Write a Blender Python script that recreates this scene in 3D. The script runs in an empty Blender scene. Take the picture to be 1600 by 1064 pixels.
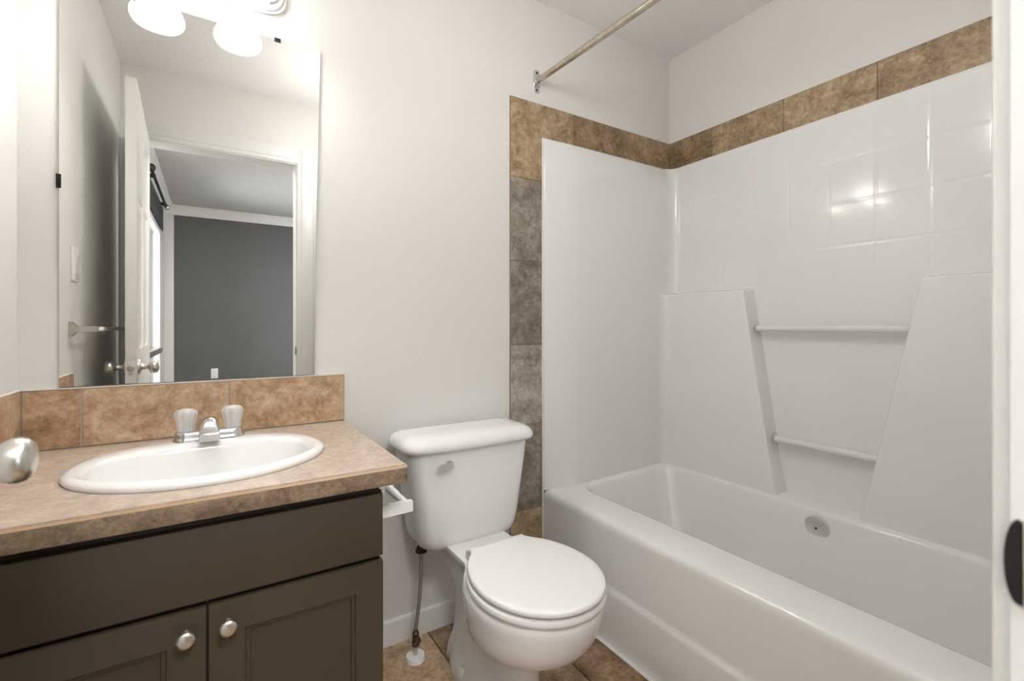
import bpy, bmesh, math, random
from mathutils import Vector, Matrix
random.seed(7)
SC = bpy.context.scene
COL = SC.collection
PI = math.pi

# ------------------------------------------------------------------ camera
EYE = 1.091
cam_d = bpy.data.cameras.new('camera')
cam = bpy.data.objects.new('camera', cam_d)
COL.objects.link(cam)
cam.location = (0, -1.6, EYE)
cam.rotation_euler = (PI/2, 0, -0.564289)
cam_d.sensor_width = 36.0
cam_d.lens = 739.33/1600*36.0
cam_d.shift_y = -(532-510.0)/1600
cam_d.clip_start = 0.01
cam_d.dof.use_dof = True
cam_d.dof.focus_distance = 1.7
cam_d.dof.aperture_fstop = 5.0
SC.camera = cam

# ------------------------------------------------------------------ world, lights, exposure
SC.view_settings.view_transform = 'Standard'
SC.view_settings.look = 'None'
SC.view_settings.exposure = 1.40
SC.view_settings.gamma = 1.0
SC.view_settings.use_curve_mapping = False
W = bpy.data.worlds.new('sky'); SC.world = W
W.use_nodes = True
W.node_tree.nodes['Background'].inputs[0].default_value = (0.92, 0.96, 1.0, 1)
W.node_tree.nodes['Background'].inputs[1].default_value = 4.0
SHADE_POWER = 4.0
FILL_POWER = 10.5  # strength of the added fill globe

def area(name, loc, target, sx, sy, power, col):
    d = bpy.data.lights.new(name, 'AREA'); d.shape = 'RECTANGLE'
    d.size = sx; d.size_y = sy; d.energy = power; d.color = col
    o = bpy.data.objects.new(name, d); COL.objects.link(o)
    o.location = loc
    o.rotation_euler = (Vector(target)-Vector(loc)).to_track_quat('-Z', 'Y').to_euler()
    return o
# two added fill lamps in the bedroom, out of view, shining through the doorway
area('added_bedroom_side_fill', (2.45, -3.6, 1.45), (0.0, -1.6, 1.1), 1.7, 1.3, 20, (0.97, 0.98, 1.0))
area('added_bedroom_top_fill', (0.25, -2.15, 2.42), (0.25, -2.10, 0), 0.6, 0.5, 16, (1.0, 0.99, 0.97))

# ------------------------------------------------------------------ helpers
def wloc(o):
    v = Vector((0, 0, 0))
    while o is not None:
        v += o.location; o = o.parent
    return v

def sharpen(bm, ang):
    for f in bm.faces: f.smooth = True
    for e in bm.edges:
        if len(e.link_faces) == 2:
            try:
                if e.calc_face_angle() > ang: e.smooth = False
            except ValueError: pass

def obj(name, bm, mats, parent=None, ang=35, flat=False):
    if not isinstance(mats, (list, tuple)): mats = [mats]
    bmesh.ops.recalc_face_normals(bm, faces=bm.faces[:])
    if not flat: sharpen(bm, math.radians(ang))
    if parent is not None:
        bmesh.ops.translate(bm, verts=bm.verts[:], vec=-wloc(parent))
    me = bpy.data.meshes.new(name); bm.to_mesh(me); bm.free()
    for m in mats: me.materials.append(m)
    o = bpy.data.objects.new(name, me); COL.objects.link(o)
    if parent is not None: o.parent = parent
    return o

def tag(o, label, cat, group=None, kind=None):
    o['label'] = label; o['category'] = cat
    if group: o['group'] = group
    if kind: o['kind'] = kind
    return o
def struct(o, label, cat): return tag(o, label, cat, kind='structure')
def thing(name, label, cat, loc, group=None):
    o = bpy.data.objects.new(name, None); COL.objects.link(o)
    o.location = loc; o.empty_display_size = 0.05
    return tag(o, label, cat, group)
B = bmesh.new

def box(bm, x0, x1, y0, y1, z0, z1, bev=0.0, seg=2, mi=0):
    r = bmesh.ops.create_cube(bm, size=1.0)
    vs = r['verts']
    for v in vs:
        v.co = Vector(((x0+x1)/2+v.co.x*(x1-x0), (y0+y1)/2+v.co.y*(y1-y0), (z0+z1)/2+v.co.z*(z1-z0)))
    fs = set(f for v in vs for f in v.link_faces)
    for f in fs: f.material_index = mi
    if bev > 0:
        es = list(set(e for v in vs for e in v.link_edges))
        bmesh.ops.bevel(bm, geom=es, offset=bev, segments=seg, profile=0.5, affect='EDGES')
    return bm

def loft(bm, rings, closed=True, cap0=False, cap1=False, mi=0):
    vr = [[bm.verts.new(p) for p in r] for r in rings]
    n = len(vr[0])
    for a, b in zip(vr[:-1], vr[1:]):
        for i in range(n if closed else n-1):
            j = (i+1) % n
            try:
                f = bm.faces.new((a[i], a[j], b[j], b[i])); f.material_index = mi
            except ValueError: pass
    for c, r in ((cap0, vr[0]), (cap1, vr[-1])):
        if c:
            f = bm.faces.new(r); f.material_index = mi
    return bm

def lathe(bm, prof, c=(0, 0, 0), axis='Z', n=32, cap=True, mi=0, lobes=0, amp=0.0):
    """profile of (radius, height) turned round an axis through c"""
    rings = []
    for r, h in prof:
        ring = []
        for i in range(n):
            a = 2*PI*i/n
            rr = max(r, 1e-5)*(1+amp*math.cos(lobes*a))
            p = (rr*math.cos(a), rr*math.sin(a), h)
            if axis == 'Z': q = p
            elif axis == 'X': q = (p[2], p[0], p[1])
            else: q = (p[0], p[2], p[1])
            ring.append((c[0]+q[0], c[1]+q[1], c[2]+q[2]))
        rings.append(ring)
    return loft(bm, rings, True, cap, cap, mi)

def tube(bm, pts, r, n=12, cap=True, mi=0):
    pts = [Vector(p) for p in pts]
    rad = r if isinstance(r, (list, tuple)) else [r]*len(pts)
    rings = []; up = None
    for i, p in enumerate(pts):
        d = (pts[min(i+1, len(pts)-1)]-pts[max(i-1, 0)]).normalized()
        if up is None:
            up = d.orthogonal().normalized()
        else:
            up = (up-d*up.dot(d)).normalized()
        s = d.cross(up)
        rings.append([p+(up*math.cos(2*PI*k/n)+s*math.sin(2*PI*k/n))*rad[i] for k in range(n)])
    return loft(bm, rings, True, cap, cap, mi)

def rrect(x0, x1, y0, y1, r, z, n=6):
    """rounded rectangle ring, counter-clockwise"""
    out = []
    for cx, cy, a0 in ((x1-r, y1-r, 0), (x0+r, y1-r, PI/2), (x0+r, y0+r, PI), (x1-r, y0+r, 1.5*PI)):
        for k in range(n+1):
            a = a0+PI/2*k/n
            out.append((cx+r*math.cos(a), cy+r*math.sin(a), z))
    return out

def ell(cx, cy, a, b, z, n=72, e=2.0):
    out = []
    for i in range(n):
        t = 2*PI*i/n; c, s = math.cos(t), math.sin(t)
        out.append((cx+a*math.copysign(abs(c)**(2/e), c), cy+b*math.copysign(abs(s)**(2/e), s), z))
    return out

# ------------------------------------------------------------------ materials
def srgb(r, g, b):
    f = lambda c: (c/255/12.92) if c/255 <= 0.04045 else ((c/255+0.055)/1.055)**2.4
    return (f(r), f(g), f(b), 1)
def new_mat(name):
    m = bpy.data.materials.new(name); m.use_nodes = True
    nt = m.node_tree; return m, nt, nt.nodes['Principled BSDF']
def N(nt, t, **kw):
    n = nt.nodes.new(t)
    for k, v in kw.items(): setattr(n, k, v)
    return n
def pos(nt): return N(nt, 'ShaderNodeNewGeometry').outputs['Position']
def noise(nt, vec, scale, detail=4, rough=0.6, dist=0.0):
    n = N(nt, 'ShaderNodeTexNoise')
    n.inputs['Scale'].default_value = scale; n.inputs['Detail'].default_value = detail
    n.inputs['Roughness'].default_value = rough; n.inputs['Distortion'].default_value = dist
    nt.links.new(vec, n.inputs['Vector']); return n
def bump(nt, height, bs, strength=0.3, dist=0.002):
    b = N(nt, 'ShaderNodeBump'); b.inputs['Strength'].default_value = strength
    b.inputs['Distance'].default_value = dist
    nt.links.new(height, b.inputs['Height']); nt.links.new(b.outputs[0], bs.inputs['Normal'])
def plain(name, col, rough=0.5, metal=0.0, coat=0.0, vary=0.03, scale=6.0, bump_s=0.0, bump_scale=60, spec=None):
    m, nt, bs = new_mat(name)
    p = pos(nt)
    n = noise(nt, p, scale, 3)
    r = N(nt, 'ShaderNodeValToRGB')
    r.color_ramp.elements[0].position = 0.3; r.color_ramp.elements[1].position = 0.7
    r.color_ramp.elements[0].color = [c*(1-vary) for c in col[:3]]+[1]
    r.color_ramp.elements[1].color = [min(1, c*(1+vary)) for c in col[:3]]+[1]
    nt.links.new(n.outputs['Fac'], r.inputs[0]); nt.links.new(r.outputs[0], bs.inputs['Base Color'])
    bs.inputs['Roughness'].default_value = rough; bs.inputs['Metallic'].default_value = metal
    bs.inputs['Coat Weight'].default_value = coat
    if spec is not None: bs.inputs['Specular IOR Level'].default_value = spec
    if bump_s > 0:
        b = noise(nt, p, bump_scale, 3)
        bump(nt, b.outputs['Fac'], bs, bump_s)
    return m

def stone(name, stops, scale=9.0, rough=0.4, fine=60.0, bump_s=0.12, tile_vary=0.18):
    m, nt, bs = new_mat(name)
    p = pos(nt)
    a = noise(nt, p, scale*1.3, 10, 0.76, 0.5)
    b = noise(nt, p, fine, 5, 0.7)
    at = N(nt, 'ShaderNodeAttribute', attribute_name='tile_tone')
    mx = N(nt, 'ShaderNodeMath', operation='MULTIPLY_ADD'); mx.inputs[1].default_value = 0.55
    s = N(nt, 'ShaderNodeMath', operation='SUBTRACT'); s.inputs[1].default_value = 0.5
    nt.links.new(b.outputs['Fac'], s.inputs[0]); nt.links.new(s.outputs[0], mx.inputs[0])
    nt.links.new(a.outputs['Fac'], mx.inputs[2])
    m2 = N(nt, 'ShaderNodeMath', operation='MULTIPLY_ADD'); m2.inputs[1].default_value = tile_vary
    nt.links.new(at.outputs['Fac'], m2.inputs[0]); nt.links.new(mx.outputs[0], m2.inputs[2])
    r = N(nt, 'ShaderNodeValToRGB')
    el = r.color_ramp.elements
    el[0].position = stops[0][0]; el[0].color = stops[0][1]
    el[1].position = stops[-1][0]; el[1].color = stops[-1][1]
    for q, c in stops[1:-1]:
        e = el.new(q); e.color = c
    nt.links.new(m2.outputs[0], r.inputs[0]); nt.links.new(r.outputs[0], bs.inputs['Base Color'])
    bs.inputs['Roughness'].default_value = rough
    bump(nt, mx.outputs[0], bs, bump_s, 0.004)
    return m

WALL = plain('wall_paint', (0.765, 0.75, 0.72, 1), 0.55, vary=0.012, scale=2.0, bump_s=0.05, bump_scale=180)
CEIL_M, nt, bs = new_mat('ceiling_texture')
bs.inputs['Base Color'].default_value = (0.92, 0.91, 0.89, 1); bs.inputs['Roughness'].default_value = 0.9
bump(nt, noise(nt, pos(nt), 110, 4, 0.7).outputs['Fac'], bs, 0.55, 0.008)
TRIM = plain('trim_paint', (0.77, 0.77, 0.76, 1), 0.35, vary=0.01)
DOORM = plain('door_paint', (0.80, 0.785, 0.75, 1), 0.35, vary=0.01)
TILE = stone('stone_tile', [(0.28, srgb(132, 102, 76)), (0.44, srgb(170, 139, 109)), (0.56, srgb(192, 163, 134)), (0.74, srgb(220, 198, 172))])
TILE_COOL = stone('stone_tile_cool_light', [(0.28, srgb(100, 88, 76)), (0.44, srgb(134, 122, 109)), (0.56, srgb(158, 148, 136)), (0.74, srgb(194, 186, 174))])  # greyer copy of the border tile, cool light painted into its colour
TILE_W = stone('stone_tile_wall', [(0.28, srgb(106, 86, 62)), (0.44, srgb(141, 117, 88)), (0.56, srgb(166, 142, 112)), (0.74, srgb(198, 178, 150))])
FLOORM = stone('stone_floor', [(0.28, srgb(106, 82, 58)), (0.45, srgb(150, 122, 94)), (0.58, srgb(180, 152, 122)), (0.75, srgb(208, 184, 154))], scale=7, rough=0.42)
GROUT = plain('grout', srgb(132, 118, 104), 0.9)
GROUT_D = plain('floor_grout', srgb(96, 78, 60), 0.9)
GROUT_L = plain('pale_grout', srgb(176, 163, 150), 0.9)
CAULK = plain('white_caulk', (0.82, 0.81, 0.78, 1), 0.5)
LAMI = stone('laminate_stone', [(0.28, srgb(146, 130, 116)), (0.46, srgb(174, 157, 141)), (0.56, srgb(188, 171, 156)), (0.76, srgb(210, 197, 184))], scale=22, rough=0.36, fine=160, bump_s=0.04, tile_vary=0.0)
LAMI_E = stone('laminate_edge', [(0.30, srgb(94, 76, 60)), (0.46, srgb(124, 104, 85)), (0.56, srgb(140, 120, 100)), (0.72, srgb(168, 148, 128))], scale=16, rough=0.45, fine=140, bump_s=0.04, tile_vary=0.0)
EDGE = plain('edge_strip_tan', srgb(168, 140, 108), 0.4)
CABM = plain('cabinet_paint', srgb(68, 59, 47), 0.42, vary=0.05, scale=3)
CABD = plain('cabinet_shadow_gap', srgb(48, 42, 35), 0.6)
PORC = plain('white_porcelain', (0.83, 0.83, 0.82, 1), 0.09, coat=0.3, vary=0.004, spec=0.5)
PLAST = plain('white_plastic', (0.84, 0.84, 0.83, 1), 0.28, vary=0.004)
ACRY = plain('tub_acrylic', (0.81, 0.808, 0.795, 1), 0.16, vary=0.006, coat=0.2)
NICK = plain('brushed_nickel', (0.66, 0.64, 0.60, 1), 0.32, 1.0, vary=0.05)
SATIN = plain('satin_chrome', (0.80, 0.80, 0.79, 1), 0.34, 1.0, vary=0.03)
CHROME = plain('chrome', (0.70, 0.70, 0.71, 1), 0.16, 1.0, vary=0.02)
RODM = plain('aged_chrome_rod', (0.56, 0.50, 0.42, 1), 0.25, 1.0, vary=0.18, scale=30)
BLACKM = plain('black_plastic', (0.012, 0.012, 0.013, 1), 0.4)
DARKMET = plain('dark_metal', (0.02, 0.02, 0.022, 1), 0.35, 0.6)
BRASSY = plain('tarnished_valve', srgb(110, 98, 82), 0.35, 0.9, vary=0.2, scale=80)
HOSE = plain('braided_hose', srgb(150, 150, 150), 0.4, 0.4, vary=0.2, scale=300)
GREYW = plain('dark_grey_paint', srgb(98, 97, 98), 0.55, vary=0.06, scale=1.6)
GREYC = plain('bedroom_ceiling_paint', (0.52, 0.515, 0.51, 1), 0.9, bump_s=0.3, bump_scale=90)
BLIND = plain('dark_blind_fabric', srgb(58, 60, 64), 0.8)
CARPET = plain('bedroom_carpet', srgb(120, 112, 102), 0.95, vary=0.15, scale=80, bump_s=0.4)
SHADOWH = plain('dark_hole', (0.01, 0.01, 0.01, 1), 0.8)

MIRR, nt, bs = new_mat('mirror_silver')
bs.inputs['Base Color'].default_value = (0.81, 0.805, 0.78, 1)
bs.inputs['Metallic'].default_value = 1.0; bs.inputs['Roughness'].default_value = 0.0
MIRE = plain('mirror_edge', srgb(120, 126, 122), 0.2)

GLOW, nt, bs = new_mat('lit_frosted_glass')
bs.inputs['Base Color'].default_value = (0.9, 0.9, 0.88, 1)
bs.inputs['Emission Color'].default_value = (1.0, 0.985, 0.955, 1)
bs.inputs['Emission Strength'].default_value = SHADE_POWER
BULB, nt, bs = new_mat('lit_bulb')
bs.inputs['Emission Color'].default_value = (1.0, 0.985, 0.955, 1)
bs.inputs['Emission Strength'].default_value = SHADE_POWER*11

DOME, nt, bs = new_mat('lit_fill_glass')
bs.inputs['Base Color'].default_value = (0.9, 0.9, 0.88, 1)
bs.inputs['Emission Color'].default_value = (1.0, 0.99, 0.97, 1)
bs.inputs['Emission Strength'].default_value = FILL_POWER
CLEAR, nt, bs = new_mat('clear_acrylic')
bs.inputs['Base Color'].default_value = (1.0, 1.0, 0.985, 1)
bs.inputs['Transmission Weight'].default_value = 0.6; bs.inputs['Roughness'].default_value = 0.10
bs.inputs['IOR'].default_value = 1.45
RODCL, nt, bs = new_mat('clear_rod_acrylic')
bs.inputs['Base Color'].default_value = (0.90, 0.90, 0.89, 1)
bs.inputs['Transmission Weight'].default_value = 0.25; bs.inputs['Roughness'].default_value = 0.08
bs.inputs['IOR'].default_value = 1.45

PANE, nt, bs = new_mat('window_glass')
tr = N(nt, 'ShaderNodeBsdfTransparent'); gl = N(nt, 'ShaderNodeBsdfGlossy'); gl.inputs['Roughness'].default_value = 0.02
fr = N(nt, 'ShaderNodeFresnel'); fr.inputs['IOR'].default_value = 1.3
mxs = N(nt, 'ShaderNodeMixShader')
nt.links.new(fr.outputs[0], mxs.inputs[0]); nt.links.new(tr.outputs[0], mxs.inputs[1]); nt.links.new(gl.outputs[0], mxs.inputs[2])
nt.links.new(mxs.outputs[0], nt.nodes['Material Output'].inputs['Surface'])

# moulded tile grid of the shower surround: shallow grooves as bump
SURR, nt, bs = new_mat('surround_acrylic')
bs.inputs['Base Color'].default_value = (0.81, 0.808, 0.795, 1)
bs.inputs['Roughness'].default_value = 0.13; bs.inputs['Coat Weight'].default_value = 0.2
sp = N(nt, 'ShaderNodeSeparateXYZ'); nt.links.new(pos(nt), sp.inputs[0])
def groove(out, pitch, off):
    a = N(nt, 'ShaderNodeMath', operation='ADD'); a.inputs[1].default_value = off; nt.links.new(out, a.inputs[0])
    d = N(nt, 'ShaderNodeMath', operation='DIVIDE'); d.inputs[1].default_value = pitch; nt.links.new(a.outputs[0], d.inputs[0])
    f = N(nt, 'ShaderNodeMath', operation='FRACT'); nt.links.new(d.outputs[0], f.inputs[0])
    s = N(nt, 'ShaderNodeMath', operation='SUBTRACT'); s.inputs[1].default_value = 0.5; nt.links.new(f.outputs[0], s.inputs[0])
    b = N(nt, 'ShaderNodeMath', operation='ABSOLUTE'); nt.links.new(s.outputs[0], b.inputs[0])
    mr = N(nt, 'ShaderNodeMapRange', interpolation_type='SMOOTHSTEP')
    mr.inputs['From Min'].default_value = 0.44; mr.inputs['From Max'].default_value = 0.5
    nt.links.new(b.outputs[0], mr.inputs['Value']); return mr.outputs[0]
gy = groove(sp.outputs['Y'], 0.1465, 0.598+1.465); gz = groove(sp.outputs['Z'], 0.155, -1.0755+1.55)
gx = groove(sp.outputs['X'], 0.1465, 0.05)
# grooves across the long wall use Y, across the end walls use X (chosen by position, not by view)
isl = N(nt, 'ShaderNodeMath', operation='GREATER_THAN'); isl.inputs[1].default_value = 1.925
nt.links.new(sp.outputs['X'], isl.inputs[0])
upz = N(nt, 'ShaderNodeMath', operation='GREATER_THAN'); upz.inputs[1].default_value = 1.275
nt.links.new(sp.outputs['Z'], upz.inputs[0])
mm = N(nt, 'ShaderNodeMath', operation='MAXIMUM'); nt.links.new(gy, mm.inputs[0]); nt.links.new(gz, mm.inputs[1])
both = N(nt, 'ShaderNodeMath', operation='MULTIPLY'); nt.links.new(isl.outputs[0], both.inputs[0]); nt.links.new(upz.outputs[0], both.inputs[1])
on = N(nt, 'ShaderNodeMath', operation='MULTIPLY'); nt.links.new(mm.outputs[0], on.inputs[0]); nt.links.new(both.outputs[0], on.inputs[1])
wob = noise(nt, pos(nt), 5.0, 2)
hh = N(nt, 'ShaderNodeMath', operation='MULTIPLY_ADD'); hh.inputs[1].default_value = -0.5
nt.links.new(on.outputs[0], hh.inputs[0]); nt.links.new(wob.outputs['Fac'], hh.inputs[2])
bump(nt, hh.outputs[0], bs, 0.35, 0.004)

# ------------------------------------------------------------------ room shell
XL, XR, YD, HC = -0.398, 1.956, -1.518, 2.438
T = 0.12
YO = YD-T                         # bedroom face of the door wall
BXL, BXR, BY = -0.45, 2.60, -4.90 # bedroom extents
DX0, DX1, DH = -0.330, 0.425, 2.065

struct(obj('wall_back', box(B(), XL-T, XR+T, 0, T, -0.06, HC), WALL), 'off-white painted wall behind the vanity, toilet and tub end', 'wall')
struct(obj('wall_left', box(B(), XL-T, XL, YD, 0, -0.06, HC), WALL), 'off-white painted wall beside the vanity with the light switch', 'wall')
struct(obj('wall_right', box(B(), XR, XR+T, YD, 0, -0.06, HC), WALL), 'off-white painted wall above the long side of the tub', 'wall')
b = B()
box(b, XL-T, DX0-0.018, YO, YD, -0.06, HC); box(b, DX1+0.018, BXR, YO, YD, -0.06, HC); box(b, DX0-0.018, DX1+0.018, YO, YD, DH+0.018, HC)
struct(obj('wall_front', b, WALL), 'off-white wall around the open doorway, seen in the mirror', 'wall')
struct(obj('ceiling', box(B(), XL-T, XR+T, YO+0.001, T, HC, HC+0.1), CEIL_M), 'white textured bathroom ceiling', 'ceiling')

def tiles_mesh(cells, face_axis, face, back, gap=0.0035, bev=0.0012, alt=()):
    """tiles of one surface: cells are (a0,a1,b0,b1); slot 0 tile, slot 1 grout. face_axis 'y','x','z'"""
    bm = B(); lay = bm.faces.layers.float.new('tile_tone')
    A0 = min(c[0] for c in cells); A1 = max(c[1] for c in cells); 
    for ci, (a0, a1, b0, b1) in enumerate(cells):
        g = gap/2
        n0 = set(bm.faces)
        lo, hi = sorted((face, back))
        if face_axis == 'y': box(bm, a0+g, a1-g, lo, hi, b0+g, b1-g, bev, 1)
        elif face_axis == 'x': box(bm, lo, hi, a0+g, a1-g, b0+g, b1-g, bev, 1)
        else: box(bm, a0+g, a1-g, b0+g, b1-g, lo, hi, bev, 1)
        tone = random.uniform(-0.5, 0.5)
        for f in bm.faces:
            if f not in n0:
                f[lay] = tone
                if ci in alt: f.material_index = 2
    for a0, a1, b0, b1 in cells:
        m = back+(face-back)*0.72
        lo, hi = sorted((m, back))
        if face_axis == 'y': box(bm, a0, a1, lo, hi, b0, b1, mi=1)
        elif face_axis == 'x': box(bm, lo, hi, a0, a1, b0, b1, mi=1)
        else: box(bm, a0, a1, b0, b1, lo, hi, mi=1)
    return bm

# floor : 33 cm stone-look tiles
cells = []
P = 0.333
x = -0.398-0.12
xs = [XL]; 
k = 0.65-P*6
while k < XR:
    if k > XL+0.01: xs.append(k)
    k += P
xs.append(XR)
ys = [YO]
k = -0.335-P*6
while k < 0:
    if k > YO+0.01: ys.append(k)
    k += P
ys.append(0.0)
for i in range(len(xs)-1):
    for j in range(len(ys)-1):
        cells.append((xs[i], xs[i+1], ys[j], ys[j+1]))
fl = obj('floor', tiles_mesh(cells, 'z', 0.0, -0.05, gap=0.004, bev=0.0008), [FLOORM, GROUT_D])
struct(fl, 'brown mottled stone-look tile floor', 'floor')

# bedroom beyond the doorway
struct(obj('floor_bedroom', box(B(), BXL-0.1, BXR+0.1, BY-0.1, YO, -0.05, 0), CARPET), 'bedroom floor beyond the doorway', 'floor')
struct(obj('ceiling_bedroom', box(B(), BXL-0.1, BXR+0.1, BY-0.1, YO+0.001, HC, HC+0.1), GREYC), 'grey bedroom ceiling seen in the mirror', 'ceiling')
struct(obj('wall_bedroom_back', box(B(), BXL-0.1, BXR+0.1, BY-0.1, BY, 0, HC), GREYW), 'dark grey bedroom wall seen through the doorway in the mirror', 'wall')
struct(obj('wall_bedroom_right', box(B(), BXR, BXR+0.1, BY, YD, 0, HC), WALL), 'bedroom side wall', 'wall')
WY0, WY1, WZ0, WZ1 = -4.28, -3.05, 0.06, 2.10
b = B()
box(b, BXL-0.1, BXL, BY, WY0, 0, HC); box(b, BXL-0.1, BXL, WY1, YO, 0, HC)
box(b, BXL-0.1, BXL, WY0, WY1, WZ1, HC); box(b, BXL-0.1, BXL, WY0, WY1, 0, WZ0)
struct(obj('wall_bedroom_left', b, WALL), 'bedroom wall with the bright glazed door, seen in the mirror', 'wall')
# glazed door in that wall
b = B()
fx0, fx1 = BXL-0.06, BXL+0.015
box(b, fx0, fx1, WY0, WY0+0.09, WZ0, WZ1, 0.004); box(b, fx0, fx1, WY1-0.09, WY1, WZ0, WZ1, 0.004)
box(b, fx0, fx1, WY0+0.09, WY1-0.09, WZ1-0.09, WZ1, 0.004); box(b, fx0, fx1, WY0+0.09, WY1-0.09, WZ0, WZ0+0.10, 0.004)
w1 = obj('window_1', b, TRIM)
struct(w1, 'bright glazed patio door of the bedroom, seen in the mirror', 'window')
obj('pane', box(B(), BXL-0.03, BXL-0.026, WY0+0.085, WY1-0.085, WZ0+0.095, WZ1-0.085), PANE, w1)
obj('rail', box(B(), BXL-0.045, BXL+0.03, WY0+0.02, WY1-0.02, 0.835, 0.885, 0.004), NICK, w1)
# crown moulding and corner board
def crown(bm, p0, p1, inward):
    prof = [(0, 0), (0, -0.10), (0.012, -0.10), (0.018, -0.085), (0.04, -0.05), (0.062, -0.02), (0.075, -0.014), (0.075, 0)]
    d = Vector(inward)
    loft(bm, [[Vector(p)+d*a+Vector((0, 0, h)) for a, h in prof] for p in (p0, p1)], True, True, True)
b = B(); crown(b, (BXL, BY, HC), (BXR, BY, HC), (0, 1, 0)); crown(b, (BXL, YO, HC), (BXL, BY, HC), (1, 0, 0))
struct(obj('trim_1', b, TRIM), 'white crown moulding along the top of the dark grey bedroom wall', 'moulding')
struct(obj('trim_2', box(B(), BXL, -0.364, BY, BY+0.02, 0, HC-0.10, 0.003), TRIM), 'white corner board at the edge of the dark grey wall', 'trim')
o = thing('wall_outlet', 'white power outlet low on the dark grey bedroom wall', 'outlet', (0.02, BY, 0.545))
obj('cover_plate', box(B(), -0.015, 0.055, BY, BY+0.006, 0.488, 0.603, 0.002), PLAST, o)
for z in (0.522, 0.569):
    b = B(); lathe(b, [(0.0165, 0.0), (0.0165, 0.0025), (0.014, 0.003)], (0.02, BY+0.0055, z), 'Y', 20)
    obj('socket', b, PLAST, o)
o = thing('curtain_rod', 'black curtain rod above the glazed patio door in the mirror', 'curtain rod', (-0.40, -3.5, 2.31))
obj('rod', tube(B(), [(-0.40, -2.98, 2.31), (-0.40, -4.36, 2.31)], 0.012), DARKMET, o)
for y in (-2.96, -4.38):
    b = B(); bmesh.ops.create_uvsphere(b, u_segments=20, v_segments=12, radius=0.032, matrix=Matrix.Translation((-0.40, y, 2.31)))
    obj('finial', b, BLACKM if y > -3.5 else NICK, o)
for y in (-3.2, -4.25):
    b = B(); box(b, BXL, -0.388, y-0.012, y+0.012, 2.295, 2.325, 0.003); box(b, BXL, BXL+0.008, y-0.025, y+0.025, 2.27, 2.35, 0.002)
    obj('bracket', b, BLACKM, o)
o = tag(obj('roller_blind', box(B(), BXL+0.022, BXL+0.030, WY0-0.05, WY1+0.05, 2.05, 2.27, 0.002), BLIND), 'dark grey blind rolled up over the glazed patio door', 'blind')

# door jamb lining, casing, stop
b = B()
box(b, DX1, DX1+0.018, YO-0.002, YD+0.002, 0, DH); box(b, DX0-0.018, DX0, YO-0.002, YD+0.002, 0, DH)
box(b, DX0-0.018, DX1+0.018, YO-0.002, YD+0.002, DH, DH+0.018)
struct(obj('trim_3', b, TRIM), 'white door jamb lining of the open doorway', 'door jamb')
def casing(bm, x0, x1, z0, z1, inner, y=YD):
    """one casing board with a stepped face; inner tells which side is thin"""
    box(bm, x0, x1, y, y+0.012, z0, z1, 0.002)
    if inner == 'L': box(bm, x0+0.022, x1, y+0.010, y+0.017, z0, z1, 0.003)
    elif inner == 'R': box(bm, x0, x1-0.022, y+0.010, y+0.017, z0, z1, 0.003)
    else: box(bm, x0, x1, y+0.010, y+0.017, z0+0.022, z1, 0.003)
b = B()
casing(b, DX1+0.006, DX1+0.092, 0, DH+0.093, 'L')
casing(b, DX0-0.092, DX0-0.006, 0, DH+0.093, 'R')
casing(b, DX0-0.006, DX1+0.006, DH+0.006, DH+0.093, 'B')
struct(obj('trim_4', b, TRIM), 'white door casing around the doorway, seen in the mirror', 'door casing')
sp_ = thing('strike_plate', 'dark-lipped latch strike plate on the white door jamb', 'strike plate', (DX1, -1.535, 0.944))
SZ = 0.944
b = B()
ring = lambda x, s: [(x, -1.522, SZ-0.0265*s)]+[(x, -1.5197+0.0066*math.cos(a)*s, SZ+0.0265*s*math.sin(a)) for a in [(-90+180*k/18)*PI/180 for k in range(19)]]+[(x, -1.522, SZ+0.0265*s)]
loft(b, [ring(DX1+0.001, 1), ring(DX1-0.0014, 1), ring(DX1-0.0022, 0.97)], True, True, True)
l_ = obj('lip', b, DARKMET, sp_); l_['label'] = 'dark curved strike lip'
obj('plate', box(B(), DX1-0.0022, DX1, -1.566, -1.5205, SZ-0.0275, SZ+0.0275, 0.0008), NICK, sp_)

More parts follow.
